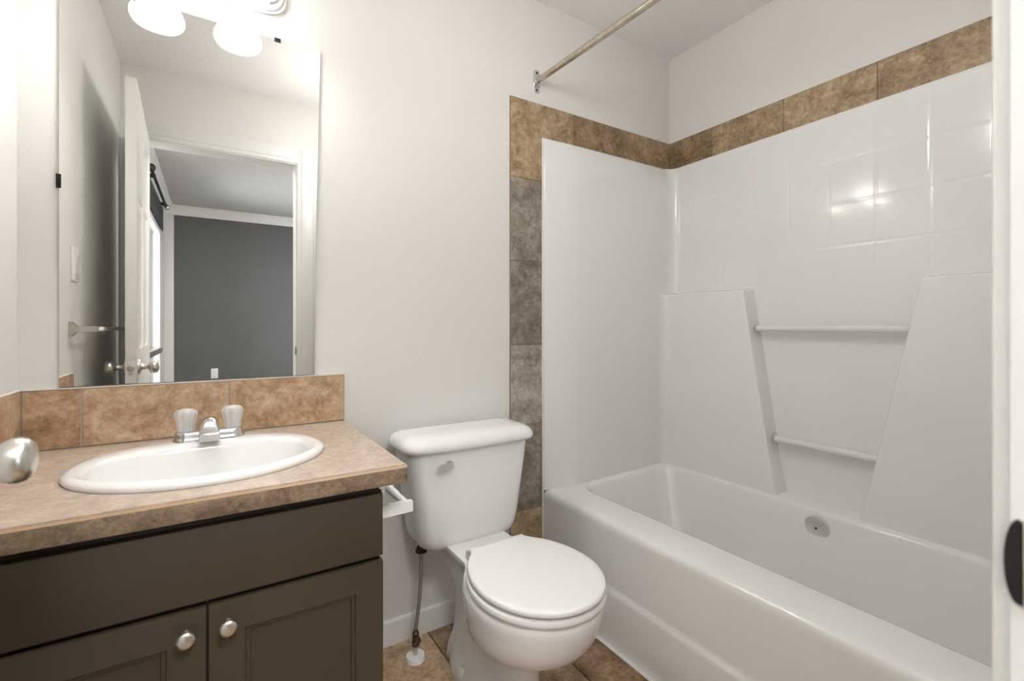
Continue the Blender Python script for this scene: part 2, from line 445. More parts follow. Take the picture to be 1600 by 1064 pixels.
# panelled slab in the x/z or y/z plane
def slab(bm, M, w, h, t, panels, prof, both=True):
    """slab in local (u,v,n): u across 0..w, v up 0..h, n thickness 0..t ; panels rects with recess profile [(inset, depth)]"""
    us = sorted(set([0, w]+[p[0] for p in panels]+[p[1] for p in panels]))
    vs = sorted(set([0, h]+[p[2] for p in panels]+[p[3] for p in panels]))
    P_ = lambda u, v, n: M @ Vector((u, v, n))
    for side in ((t, -1), (0, 1)) if both else ((t, -1),):
        n0, sg = side
        for i in range(len(us)-1):
            for j in range(len(vs)-1):
                cu, cv = (us[i]+us[i+1])/2, (vs[j]+vs[j+1])/2
                if any(p[0] < cu < p[1] and p[2] < cv < p[3] for p in panels): continue
                bm.faces.new([bm.verts.new(P_(*q, n0)) for q in ((us[i], vs[j]), (us[i+1], vs[j]), (us[i+1], vs[j+1]), (us[i], vs[j+1]))])
        for p in panels:
            rings = []
            for ins, dep in prof:
                n = n0+sg*dep
                rings.append([P_(p[0]+ins, p[2]+ins, n), P_(p[1]-ins, p[2]+ins, n), P_(p[1]-ins, p[3]-ins, n), P_(p[0]+ins, p[3]-ins, n)])
            loft(bm, rings, True, False, True)
    if not both:
        bm.faces.new([bm.verts.new(P_(*q, 0)) for q in ((0, 0), (w, 0), (w, h), (0, h))])
    for q0, q1 in (((0, 0), (w, 0)), ((w, 0), (w, h)), ((w, h), (0, h)), ((0, h), (0, 0))):
        bm.faces.new([bm.verts.new(P_(*q)) for q in ((q0[0], q0[1], 0), (q1[0], q1[1], 0), (q1[0], q1[1], t), (q0[0], q0[1], t))])
    bmesh.ops.remove_doubles(bm, verts=bm.verts[:], dist=1e-5)

# the open bathroom door
DXF = -0.248; DW = 0.772; DYE = -0.738; DZ = 0.012; DHH = 2.040
M = Matrix(((0, 0, 1, DXF-0.035), (1, 0, 0, DYE-DW), (0, 1, 0, DZ), (0, 0, 0, 1)))
SWING = Matrix.Translation((DXF, DYE, 0)) @ Matrix.Rotation(-math.atan2(0.029, DW), 4, 'Z') @ Matrix.Translation((-DXF, -DYE, 0))
b = B()
pw = (0.115, DW/2-0.045, DW/2+0.045, DW-0.115)
pan = []
for u0, u1 in ((pw[0], pw[1]), (pw[2], pw[3])):
    for v0, v1 in ((0.22, 0.80), (0.98, 1.62), (1.72, 1.92)):
        pan.append((u0, u1, v0, v1))
slab(b, M, DW, DHH, 0.035, pan, [(0, 0), (0.006, 0.001), (0.016, 0.007), (0.03, 0.008), (0.05, 0.003), (0.06, 0.003)])
bmesh.ops.transform(b, matrix=SWING, verts=b.verts[:])
d1 = obj('door_1', b, DOORM, ang=25)
struct(d1, 'white panelled bathroom door standing open, seen in the mirror', 'door')
KY, KZ = DYE-0.060, 0.930
for sgn, xf in ((1, DXF), (-1, DXF-0.035)):
    b = B()
    prof = [(0.030, 0.0), (0.031, 0.003), (0.028, 0.008), (0.0135, 0.010), (0.011, 0.016), (0.0105, 0.030), (0.014, 0.034),
            (0.022, 0.038), (0.0265, 0.046), (0.0272, 0.053), (0.0255, 0.060), (0.021, 0.065), (0.013, 0.0678), (0.004, 0.0684), (0, 0.0685)]
    lathe(b, [(r, xf+sgn*h) for r, h in prof], (0, KY, KZ), 'X', 40)
    bmesh.ops.transform(b, matrix=SWING, verts=b.verts[:])
    obj('door_knob', b, NICK, d1, ang=50)
b = B(); box(b, DXF-0.030, DXF-0.005, DYE-0.001, DYE+0.0015, KZ-0.028, KZ+0.028, 0.0008)
bmesh.ops.transform(b, matrix=SWING, verts=b.verts[:])
obj('latch_plate', b, DOORM, d1)
b = B(); lathe(b, [(0.0115, DYE), (0.0115, DYE+0.003), (0.009, DYE+0.010), (0.008, DYE+0.0105)], (DXF-0.0175, 0, KZ), 'Y', 24)
bmesh.ops.transform(b, matrix=SWING, verts=b.verts[:])
obj('latch_bolt', b, NICK, d1)

# baseboard on the back wall
b = B()
prof = [(0, 0), (0.013, 0), (0.013, 0.070), (0.011, 0.078), (0.006, 0.082), (0, 0.083)]
loft(b, [[(x, -a, h) for a, h in prof] for x in (0.318, 1.000)], True, True, True)
struct(obj('baseboard_back', b, TRIM), 'white baseboard behind the toilet', 'baseboard')

# ------------------------------------------------------------------ tile border round the tub
TF = -0.008
zs = [0.0, 0.347, 0.693, 1.017, 1.356, 1.691, 2.011]
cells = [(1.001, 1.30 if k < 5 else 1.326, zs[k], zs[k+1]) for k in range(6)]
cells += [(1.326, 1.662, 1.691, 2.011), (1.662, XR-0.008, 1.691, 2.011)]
tb = obj('tile_border', tiles_mesh(cells, 'y', TF, -0.0003, 0.003, alt=(1, 2, 3, 4)), [TILE_W, GROUT, TILE_COOL])
tag(tb, 'brown stone tile border framing the white surround on the toilet wall', 'tile border')
cells = [(y1, y0, 1.691, 2.011) for y0, y1 in ((-0.0, -0.249), (-0.249, -0.571), (-0.571, -0.891), (-0.891, -1.213), (-1.213, YD))]
tb = obj('tile_border', tiles_mesh(cells, 'x', XR-0.008, XR, 0.003), [TILE_W, GROUT])
tag(tb, 'brown stone tile band above the long wall of the white surround', 'tile border')

# ------------------------------------------------------------------ shower surround
XU, XB = 1.936, 1.862            # upper wall plane, lower raised plane
ZT, ZLD, ZB0 = 1.873, 1.248, 0.412
def lerp(a, b_, t): return a+(b_-a)*t
def plan(z):
    """plan-view path of the surround at height z: end wall, corner, long wall with recess, corner, end wall"""
    k = min(1, max(0, (ZLD+0.006-z)/0.012)); k = k*k*(3-2*k)   # 0 above ledge, 1 below
    xw = lerp(XU, XB, k)
    r = lerp(0.05, 0.045, k)
    t = (ZLD-z)/(ZLD-ZB0)
    yl = lerp(-0.452, -0.588, t); yr = lerp(-1.035, -0.868, t)
    if z > ZLD: yl, yr = -0.452, -1.035
    kr = min(1, max(0, (z-0.436)/0.03))                        # recess floor slopes out onto the tub deck
    xd = lerp(xw, XU, 1.0)
    ye = -0.045
    tp_ = min(1, max(0, (ZT-z)/0.06)); tp_ = 0.3+0.7*tp_*tp_*(3-2*tp_)
    ye = -0.0115-(0.045-0.0115)*tp_
    p = []
    for x, y in ((1.1615, TF-0.001), (1.1615, -0.0115), (1.163, -0.0135), (1.168, -0.0150), (1.20, lerp(-0.014, ye, 0.25)), (1.25, lerp(-0.014, ye, 0.60)), (1.305, lerp(-0.014, ye, 0.97)), (1.33, ye)): p.append((x, y))
    for q in range(1, 7): p.append((lerp(1.33, xw-r, q/6), ye))
    for q in range(1, 9):
        a = PI/2*(1-q/8.0); p.append((xw-r+r*math.cos(a), ye-r+r*math.sin(a)))
    y0 = ye-r
    for q in range(1, 7): p.append((xw, lerp(y0, yl+0.012, q/6)))
    # rounded outer edge, side face, recess
    e = 0.010
    for q in range(1, 5):
        a = PI/2*q/4; p.append((min(xd, xw+e*(1-math.cos(a))) if k > 0 else xd, yl+0.012-e*math.sin(a)))
    p.append((lerp(min(xw+e, xd), xd, 0.5), yl-0.002)); p.append((lerp(min(xw+e, xd), xd, 0.93), yl-0.006)); p.append((xd, yl-0.014))
    for q in range(1, 8): p.append((xd, lerp(yl-0.014, yr+0.014, q/8)))
    p.append((xd, yr+0.014)); p.append((lerp(min(xw+e, xd), xd, 0.93), yr+0.006)); p.append((lerp(min(xw+e, xd), xd, 0.5), yr+0.002))
    for q in range(4, 0, -1):
        a = PI/2*q/4; p.append((min(xd, xw+e*(1-math.cos(a))) if k > 0 else xd, yr-0.012+e*math.sin(a)))
    yn = YD+0.045
    for q in range(0, 7): p.append((xw, lerp(yr-0.012, yn+r, q/6)))
    for q in range(1, 9):
        a = -PI/2*q/8.0; p.append((xw-r+r*math.cos(a), yn+r+r*math.sin(a)))
    for q in range(1, 7): p.append((lerp(xw-r, 1.22, q/6), yn))
    p.append((1.1615, YD+0.020)); p.append((1.1615, YD))
    return p
zl = [ZB0, ZB0+0.012]+[ZB0+0.031*i for i in range(1, 27)]+[1.232, 1.240, 1.2435, 1.2465, 1.2495, 1.2525, 1.256, 1.262, 1.30]+[1.36+0.08*i for i in range(6)]+[1.82, 1.862, 1.870, 1.873]
zl = sorted(set(zl))
rings = []
for z in zl:
    off = 0.0 if z < 1.869 else (0.001 if z < 1.872 else 0.004)
    rings.append([(x+(off if x > 1.9 else 0), y+(off if y > -0.06 and x < 1.9 else 0), z+max(0, x-1.165)/0.70*0.020*max(0, 1-(z-ZB0)/0.12)) for x, y in plan(z)])
# top flange back to the tiled walls
rings.append([(min(max(x, 1.1615)+0.05, XR-0.0085) if (y < -0.06 and y > YD+0.06) or x > 1.88 else x, (TF-0.0005 if y > -0.1 else (YD if y < YD+0.1 else y)), ZT+0.0005) for x, y in plan(ZT)])
sur = thing('shower_surround', 'white moulded shower surround wrapping the walls above the tub', 'shower surround', (1.9, -0.75, ZB0))
obj('wall_panel', loft(B(), rings, False), SURR, sur, ang=42)
for z, y0, y1 in ((1.083, -0.490, -1.025), (0.645, -0.563, -0.935)):
    b = B(); tube(b, [(1.892, y0, z), (1.892, y1, z)], 0.0135, 20)
    rd = obj('towel_rod', b, RODCL, sur, ang=60); rd['label'] = 'clear acrylic towel rod'
    for yy, s in ((y0, -1), (y1, 1)):
        b = B(); lathe(b, [(0.021, yy+s*0.001), (0.021, yy+s*0.007), (0.0145, yy+s*0.010)], (1.892, 0, z), 'Y', 24)
        obj('rod_socket', b, CHROME, sur)

# ------------------------------------------------------------------ bathtub
tub = thing('bathtub', 'white built-in bathtub along the right wall with a smooth apron', 'bathtub', (1.55, -0.76, 0))
def tilt(ring): return [(x, y, z+max(0, (x-1.165))/0.70*0.020) for x, y, z in ring]
YT0, YT1 = YD+0.002, -0.002
R = []
def fr(x0, z, r=0.006): return rrect(x0, XR-0.002, YT0, YT1, r, z, 8)
R += [fr(1.150, 0.0), fr(1.1505, 0.17), fr(1.153, 0.181), fr(1.1595, 0.190), fr(1.161, 0.20), fr(1.1625, 0.372), fr(1.1635, 0.385)]
R += [tilt(fr(1.166, 0.397)), tilt(fr(1.172, 0.406)), tilt(fr(1.182, 0.4105)), tilt(fr(1.20, 0.412, 0.01))]
inn = lambda x0, x1, y0, y1, r, z: rrect(x0, x1, y0, y1, r, z, 8)
R += [tilt(inn(1.30, 1.853, YT0+0.055, -0.052, 0.075, 0.412)), tilt(inn(1.312, 1.846, YT0+0.065, -0.060, 0.08, 0.409)),
      tilt(inn(1.320, 1.841, YT0+0.072, -0.067, 0.083, 0.400)), tilt(inn(1.325, 1.838, YT0+0.078, -0.074, 0.086, 0.385)),
      inn(1.340, 1.815, YT0+0.12, -0.115, 0.10, 0.26), inn(1.352, 1.795, YT0+0.16, -0.155, 0.11, 0.15),
      inn(1.375, 1.770, YT0+0.20, -0.20, 0.11, 0.095), inn(1.42, 1.73, YT0+0.27, -0.27, 0.10, 0.075), inn(1.5, 1.65, YT0+0.45, -0.45, 0.07, 0.070)]
obj('tub_shell', loft(B(), R, True, False, True), ACRY, tub, ang=42)
# overflow plate on the long inner wall
xo = lambda z: 1.815+(z-0.26)/(0.385-0.26)*(1.838-1.815)
OY, OZ = -0.752, 0.372
b = B()
lathe(b, [(0.0420, 0.0), (0.0425, -0.004), (0.0405, -0.009), (0.034, -0.0115), (0.012, -0.0125), (0, -0.0126)], (0, 0, 0), 'X', 40)
rot = Matrix.Rotation(-0.18, 4, 'Y')
bmesh.ops.transform(b, matrix=Matrix.Translation((xo(OZ)-0.001, OY, OZ)) @ rot, verts=b.verts[:])
ov = obj('overflow_plate', b, SATIN, tub, ang=40); ov['label'] = 'round chrome overflow plate'
b = B(); lathe(b, [(0.004, -0.012), (0.004, -0.0145), (0.002, -0.015)], (0, 0, 0), 'X', 16)
bmesh.ops.transform(b, matrix=Matrix.Translation((xo(OZ)-0.001, OY, OZ)) @ rot, verts=b.verts[:])
obj('screw', b, DARKMET, ov)
b = B(); lathe(b, [(0.028, 0.071), (0.028, 0.074), (0.022, 0.076), (0, 0.076)], (1.575, -1.1, 0), 'Z', 32)
obj('drain', b, CHROME, tub)
# caulk bead at tub foot and flange strip
b = B(); box(b, 1.132, 1.150, YD+0.02, -0.30, 0.0, 0.006, 0.002)
struct(obj('trim_5', b, CAULK), 'white caulk strip between the floor and the tub apron', 'caulk')
struct(obj('trim_6', box(B(), 1.1535, 1.1605, TF-0.006, TF+0.001, 0, ZT, 0.002), CAULK), 'white caulk strip along the upright edge of the surround', 'caulk')

# ------------------------------------------------------------------ shower rod
sr = thing('shower_rod', 'aged metal shower curtain rod crossing above the tub', 'shower rod', (1.13, -0.75, 2.102))
obj('rod', tube(B(), [(1.132, -0.010, 2.102), (1.180, YD+0.012, 2.093)], 0.0125, 24), RODM, sr)
for yy, s, xx, zz in ((0.0, -1, 1.132, 2.102), (YD, 1, 1.180, 2.093)):
    b = B()
    pr = [(0.0, 0.048), (0.010, 0.046), (0.015, 0.038), (0.016, 0.020), (0.019, 0.0), (0.016, -0.020), (0.015, -0.038), (0.010, -0.046), (0.0, -0.048)]
    pts = [(xx+a, zz+h) for a, h in pr]+[(xx-a, zz+h) for a, h in reversed(pr[1:-1])]
    loft(b, [[(x_, yy, z_) for x_, z_ in pts], [(x_, yy+s*0.003, z_) for x_, z_ in pts], [(xx+(x_-xx)*0.9, yy+s*0.004, zz+(z_-zz)*0.97) for x_, z_ in pts]], True, True, True)
    lathe(b, [(0.0165, yy+s*0.003), (0.0165, yy+s*0.014), (0.0145, yy+s*0.016)], (xx, 0, zz), 'Y', 24)
    fl_ = obj('flange', b, CHROME, sr)
    for dz in (0.036, -0.036):
        b = B(); lathe(b, [(0.004, yy+s*0.0035), (0.004, yy+s*0.0055), (0.002, yy+s*0.006)], (xx, 0, zz+dz), 'Y', 14)
        obj('screw', b, DARKMET, fl_)

# ------------------------------------------------------------------ vanity
CX0, CX1, CY = XL, 0.363, -0.588
CT, CB = 0.785, 0.745
van = thing('vanity_cabinet', 'dark brown bathroom vanity cabinet with two panelled doors', 'vanity cabinet', (-0.04, -0.28, 0))
VX1 = 0.316
b = B()
box(b, XL+0.002, XL+0.018, -0.545, -0.002, 0.10, CB-0.001); box(b, VX1-0.016, VX1, -0.545, -0.002, 0.10, CB-0.001)
box(b, XL+0.018, VX1-0.016, -0.545, -0.002, 0.10, 0.116); box(b, XL+0.018, VX1-0.016, -0.010, -0.002, 0.116, CB-0.001)
box(b, XL+0.018, VX1-0.016, -0.545, -0.527, 0.116, CB-0.001)
box(b, XL+0.002, VX1-0.002, -0.48, -0.02, 0.0, 0.10)
obj('cabinet_body', b, CABM, van)
FY = -0.566
b = B()
slab(b, Matrix(((1, 0, 0, -0.334), (0, 0, -1, -0.546), (0, 1, 0, 0.587), (0, 0, 0, 1))), 0.652, 0.137, 0.020, [], [], False)
bmesh.ops.bevel(b, geom=b.edges[:], offset=0.0025, segments=2, profile=0.5, affect='EDGES')
obj('false_drawer_front', b, CABM, van)
for side, (x0, x1) in enumerate(((-0.334, -0.0105), (-0.0055, 0.318))):
    b = B(); w = x1-x0
    slab(b, Matrix(((1, 0, 0, x0), (0, 0, -1, -0.546), (0, 1, 0, 0.112), (0, 0, 0, 1))), w, 0.464, 0.020,
         [(0.058, w-0.058, 0.058, 0.464-0.058)], [(0, 0), (0.002, 0.004), (0.008, 0.005), (0.010, 0.009), (0.014, 0.010)], False)
    d = obj('cabinet_door', b, CABM, van, ang=20)
    kx = -0.0405 if side == 0 else 0.0245
    b = B(); pr = [(0.008, 0.0), (0.006, 0.006), (0.006, 0.012), (0.0135, 0.017), (0.0155, 0.021), (0.0145, 0.0245), (0.010, 0.027), (0.0, 0.028)]
    lathe(b, [(r, FY-h) for r, h in pr], (kx, 0, 0.536), 'Y', 28)
    obj('knob', b, NICK, d, ang=50)

# countertop with an oval cut-out
SX, SY, SA, SB = -0.009, -0.314, 0.246, 0.206
ct = thing('countertop', 'tan stone-look laminate countertop on the dark vanity', 'countertop', (-0.02, -0.29, CB))
b = B()
na = 96
angs = [2*PI*i/na for i in range(na)]
for cx, cy in ((CX0, CY+0.004), (CX1, CY+0.004), (CX0, -0.001), (CX1, -0.001)): angs.append(math.atan2((cy-SY)/SB, (cx-SX)/SA) % (2*PI))
angs = sorted(set(round(a, 6) for a in angs))
io, oo = [], []
for a in angs:
    dx, dy = SA*math.cos(a), SB*math.sin(a)
    ts = []
    if dx > 1e-9: ts.append((CX1-SX)/dx)
    if dx < -1e-9: ts.append((CX0-SX)/dx)
    if dy > 1e-9: ts.append((-0.001-SY)/dy)
    if dy < -1e-9: ts.append((CY+0.004-SY)/dy)
    t = min(q for q in ts if q > 0)
    oo.append((SX+dx*t, SY+dy*t)); io.append((SX+dx*0.93, SY+dy*0.93))
loft(b, [[(x_, y_, CT-0.03) for x_, y_ in io], [(x_, y_, CT) for x_, y_ in io], [(x_, y_, CT) for x_, y_ in oo], [(x_, y_, CB+0.002) for x_, y_ in oo], [(x_, y_, CB+0.002) for x_, y_ in io]], True)
obj('top', b, LAMI, ct, ang=30)
b = B(); box(b, CX0+0.001, CX1+0.002, CY, CY+0.006, CB, CT-0.006, 0.001); box(b, CX1-0.001, CX1+0.003, CY, -0.002, CB, CT-0.006, 0.001)
e_ = obj('edge_band', b, LAMI_E, ct); e_['label'] = 'darker laminate edge band'
b = B()
loft(b, [[(x_, CY, CT-0.0065), (x_, CY+0.0065, CT+0.0003), (x_, CY+0.008, CT-0.002), (x_, CY+0.004, CT-0.0065)] for x_ in (CX0+0.001, CX1+0.003)], True, True, True)
e_ = obj('edge_strip', b, EDGE, ct); e_['label'] = 'tan bevelled strip along the front edge'

# sink
sk = thing('sink', 'white oval drop-in sink set in the countertop', 'sink', (SX, SY, CT))
R = [ell(SX, SY, SA, SB, CT+0.0005), ell(SX, SY, SA+0.002, SB+0.002, CT+0.005), ell(SX, SY, SA, SB, CT+0.0105), ell(SX, SY, SA-0.006, SB-0.006, CT+0.0150), ell(SX, SY, SA-0.014, SB-0.013, CT+0.0170)]
cy2 = SY-0.030
R += [ell(SX, SY-0.020, 0.222, 0.174, CT+0.0160), ell(SX, cy2, 0.208, 0.152, CT+0.0140, e=2.6), ell(SX, cy2, 0.203, 0.147, CT+0.0120, e=2.7), ell(SX, cy2, 0.199, 0.143, CT+0.006, e=2.7), ell(SX, cy2, 0.195, 0.139, CT-0.006, e=2.7), ell(SX, cy2, 0.188, 0.133, CT-0.025, e=2.6),
      ell(SX, cy2, 0.176, 0.123, CT-0.065, e=2.5), ell(SX, cy2, 0.160, 0.110, CT-0.098, e=2.4), ell(SX, cy2, 0.130, 0.088, CT-0.122, e=2.2), ell(SX, cy2, 0.07, 0.050, CT-0.136), ell(SX, cy2, 0.024, 0.024, CT-0.141)]
obj('bowl', loft(B(), R, True, False, True), PORC, sk, ang=50)
b = B(); lathe(b, [(0.022, CT-0.1405), (0.022, CT-0.138), (0.016, CT-0.137), (0.0, CT-0.136)], (SX, cy2, 0), 'Z', 28)
obj('drain', b, CHROME, sk)

# faucet
FX, FYY, FZ = -0.006, -0.142, CT+0.0165
fa = thing('faucet', 'chrome two-handle faucet with clear knobs behind the sink', 'faucet', (FX, FYY, FZ))
def stad(L, r, z, n=12):
    out = []
    for k in range(n+1):
        a = -PI/2+PI*k/n; out.append((FX+L+r*math.cos(a), FYY+r*math.sin(a), z))
    for k in range(n+1):
        a = PI/2+PI*k/n; out.append((FX-L+r*math.cos(a), FYY+r*math.sin(a), z))
    return out
b = B(); loft(b, [stad(0.051, 0.0275, FZ-0.001), stad(0.051, 0.0275, FZ+0.003), stad(0.051, 0.0255, FZ+0.006), stad(0.051, 0.0235, FZ+0.011), stad(0.051, 0.0225, FZ+0.021), stad(0.051, 0.0205, FZ+0.023)], True, True, True)
obj('base', b, CHROME, fa, ang=40)
b = B()
def sect(y, w, z0, z1, rr):
    return [(x_, y, z_) for x_, z_, _ in rrect(FX-w, FX+w, z0, z1, rr, 0, 8)]
loft(b, [sect(FYY+0.020, 0.013, FZ+0.018, FZ+0.030, 0.005), sect(FYY+0.013, 0.019, FZ+0.016, FZ+0.047, 0.0150), sect(FYY-0.002, 0.021, FZ+0.014, FZ+0.056, 0.0195),
         sect(FYY-0.020, 0.021, FZ+0.012, FZ+0.052, 0.0190), sect(FYY-0.036, 0.0215, FZ+0.010, FZ+0.042, 0.014), sect(FYY-0.052, 0.022, FZ+0.008, FZ+0.030, 0.006), sect(FYY-0.080, 0.0225, FZ+0.007, FZ+0.025, 0.003), sect(FYY-0.084, 0.0215, FZ+0.008, FZ+0.024, 0.003)], True, True, True)
obj('spout', b, CHROME, fa, ang=45)
for s in (-1, 1):
    b = B(); hx = FX+s*0.051
    pr = [(0.0185, 0.024), (0.0190, 0.027), (0.0185, 0.032), (0.0195, 0.043), (0.0220, 0.055), (0.0240, 0.063), (0.0242, 0.067), (0.0225, 0.073), (0.0185, 0.0775), (0.012, 0.080), (0.006, 0.081), (0, 0.0812)]
    lathe(b, [(r, FZ+h) for r, h in pr], (hx, FYY, 0), 'Z', 64, lobes=8, amp=0.06)
    h_ = obj('handle', b, CLEAR, fa, ang=60); h_['label'] = 'clear acrylic tap handle'
    b = B(); lathe(b, [(0.008, FZ+0.022), (0.008, FZ+0.055), (0.004, FZ+0.060)], (hx, FYY, 0), 'Z', 16)
    obj('stem', b, CHROME, h_)

# backsplash
b = tiles_mesh([(XL+0.008, -0.280, CT+0.001, 0.934), (-0.280, 0.041, CT+0.001, 0.934), (0.041, CX1, CT+0.001, 0.934)], 'y', -0.008, 0.0, 0.004)
box(b, XL+0.008, CX1, -0.008, 0, 0.9335, 0.9375, 0.001, 1, 2)
o = obj('backsplash', b, [TILE, GROUT_L, CAULK]); tag(o, 'brown stone tile backsplash under the mirror', 'backsplash')
b = tiles_mesh([(-0.330, -0.001, CT+0.001, 0.934), (-0.528, -0.330, CT+0.001, 0.934)], 'x', XL+0.008, XL, 0.004)
box(b, XL, XL+0.008, -0.528, 0, 0.9335, 0.9375, 0.001, 1, 2)
o = obj('backsplash', b, [TILE, GROUT_L, CAULK]); tag(o, 'short brown tile backsplash on the side wall by the door knob', 'backsplash')

# mirror
mi_ = thing('wall_mirror', 'large frameless mirror above the sink', 'mirror', (-0.02, 0, 1.45))
b = B()
pts = [(-0.322, 0.9395), (0.272, 0.9395), (0.2725, 1.02), (0.275, 1.2), (0.2755, 1.36), (0.281, 1.60), (0.289, 1.961), (-0.322, 1.961)]
loft(b, [[(x_, -0.001, z_) for x_, z_ in pts], [(x_, -0.0060, z_) for x_, z_ in pts]], True, True, True)
b.faces.ensure_lookup_table()
for f in b.faces:
    f.material_index = 0 if (f.calc_center_median().y < -0.0055) else 1
obj('glass', b, [MIRR, MIRE], mi_, flat=True)
for x0, x1, z0, z1 in ((0.158, 0.176, 1.953, 1.966), (-0.190, -0.172, 1.953, 1.966), (-0.328, -0.318, 1.435, 1.47)):
    obj('clip', box(B(), x0, x1, -0.0075, 0.0, z0, z1, 0.001), DARKMET, mi_)

# vanity light
VLX = (-0.136, 0.069); SHY, SHZ, SHU = -0.140, 1.977, 0.019
vl = thing('vanity_light', 'chrome wall light with two lit white glass shades over the mirror', 'wall light', (-0.033, 0, 2.08))
def plate(ins, y, zc=2.083, hh=0.060, x0=-0.262, x1=0.196):
    r = hh-ins
    return [(x_, y, z_) for x_, z_, _ in rrect(x0+ins, x1-ins, zc-hh+ins, zc+hh-ins, r*0.98, 0, 10)]
b = B(); loft(b, [plate(0, 0), plate(0, -0.010), plate(0.004, -0.014), plate(0.010, -0.015), plate(0.012, -0.024), plate(0.018, -0.028), plate(0.024, -0.028), plate(0.028, -0.034), plate(0.036, -0.036)], True, True, True)
obj('back_plate', b, SATIN, vl, ang=40)
for sx_ in VLX:
    b = B()
    tube(b, [(sx_, -0.030, 2.085), (sx_, -0.075, 2.092), (sx_, -0.115, 2.108), (sx_, -0.135, 2.128), (sx_, SHY, 2.125), (sx_, SHY, 2.10)], 0.009, 14)
    obj('arm', b, CHROME, vl)
    b = B(); lathe(b, [(0.012, 2.136), (0.024, 2.130), (0.026, 2.104), (0.026, 2.087), (0.020, 2.085)], (sx_, SHY, 0), 'Z', 28)
    obj('socket_cup', b, CHROME, vl)
    b = B()
    pr = [(0.028, 2.072), (0.034, 2.055), (0.042, 2.035), (0.052, 2.015), (0.061, 1.998), (0.0665, 1.984), (0.067, 1.974), (0.063, 1.965), (0.056, SHZ+0.001), (0.050, SHZ),
          (0.050, SHZ+0.004), (0.056, 1.970), (0.060, 1.980), (0.055, 1.997), (0.046, 2.016), (0.036, 2.036), (0.028, 2.056), (0.022, 2.070)]
    lathe(b, [(r, h if h < SHZ+0.0045 and h > SHZ-1e-6 else h+SHU) for r, h in pr], (sx_, SHY, 0), 'Z', 40, cap=False)
    obj('shade', b, GLOW, vl, ang=60)
    b = B(); lathe(b, [(0.012, 2.085), (0.013, 2.064), (0.024, 2.039), (0.029, 2.017), (0.026, 1.999), (0.015, 1.989), (0, 1.986)], (sx_, SHY, 0), 'Z', 24)
    obj('bulb', b, BULB, vl)

# added globe light, unseen above the frame, to brighten the bathroom
LX, LY, LZ = 0.64, -1.0, 2.06
cl = thing('added_fill_globe', 'added frosted globe hung out of view above the toilet as fill light', 'added fill light', (LX, LY, HC))
b = B(); lathe(b, [(0.060, HC), (0.060, HC-0.012), (0.030, HC-0.024), (0.008, HC-0.034), (0.008, LZ+0.115), (0.035, LZ+0.11), (0.038, LZ+0.085)], (LX, LY, 0), 'Z', 32)
obj('stem', b, NICK, cl)
b = B(); lathe(b, [(0.105*math.sin(PI*k/16), LZ+0.105*math.cos(PI*k/16)) for k in range(17)], (LX, LY, 0), 'Z', 40, cap=False)
obj('glass_globe', b, DOME, cl, ang=60)

# ------------------------------------------------------------------ toilet
TX = 0.745
to = thing('toilet', 'white two-piece toilet with the seat lid closed', 'toilet', (TX, -0.38, 0))
def egg(yf, yb, W_, yc, wb, z, n=40, ab=None):
    """plan outline: oval front joined to a narrower straight back"""
    ab = ab or (yc-yb)*-1
    half = []
    for i in range(n+1):
        t = i/n
        y = yb+(yf-yb)*(0.5-0.5*math.cos(PI*t))
        if y <= yc: o_ = W_*math.sqrt(max(0, 1-((y-yc)/(yf-yc))**2))
        else: o_ = W_*math.sqrt(max(0, 1-min(1, abs(y-yc)/ab)**2))
        bk = wb if y > yc else 0
        if i == 0: bk = wb*0.93
        k_ = 0.02
        w_ = max(o_, bk)
        if bk > 0 and abs(o_-bk) < k_: w_ += (k_-abs(o_-bk))**2/(4*k_)
        if i == n: w_ = 0.0
        half.append((w_, y))
    out = [(TX+w_, y, z) for w_, y in half]+[(TX-w_, y, z) for w_, y in reversed(half[:-1])]
    return out
# bowl
R = [egg(-0.545, -0.150, 0.112, -0.27, 0.085, 0.0, ab=0.14), egg(-0.545, -0.150, 0.113, -0.27, 0.085, 0.012, ab=0.14), egg(-0.540, -0.150, 0.110, -0.275, 0.082, 0.030, ab=0.14),
     egg(-0.532, -0.150, 0.101, -0.285, 0.074, 0.052, ab=0.15), egg(-0.528, -0.152, 0.091, -0.31, 0.064, 0.075, ab=0.17), egg(-0.530, -0.155, 0.086, -0.34, 0.058, 0.12, ab=0.18), egg(-0.548, -0.160, 0.088, -0.38, 0.056, 0.165, ab=0.19),
     egg(-0.575, -0.160, 0.098, -0.42, 0.056, 0.200, ab=0.20), egg(-0.630, -0.155, 0.128, -0.47, 0.058, 0.225, ab=0.215), egg(-0.673, -0.150, 0.152, -0.505, 0.060, 0.245, ab=0.225), egg(-0.695, -0.14, 0.164, -0.52, 0.064, 0.262, ab=0.23),
     egg(-0.712, -0.125, 0.172, -0.53, 0.070, 0.285, ab=0.235), egg(-0.724, -0.10, 0.1765, -0.53, 0.080, 0.312, ab=0.235), egg(-0.733, -0.06, 0.180, -0.53, 0.092, 0.340, ab=0.235), egg(-0.737, -0.038, 0.182, -0.53, 0.104, 0.362, ab=0.235),
     egg(-0.736, -0.035, 0.1815, -0.53, 0.109, 0.375, ab=0.235), egg(-0.728, -0.036, 0.175, -0.53, 0.107, 0.383, ab=0.235)]
obj('bowl', loft(B(), R, True, True, True), PORC, to, ang=50)
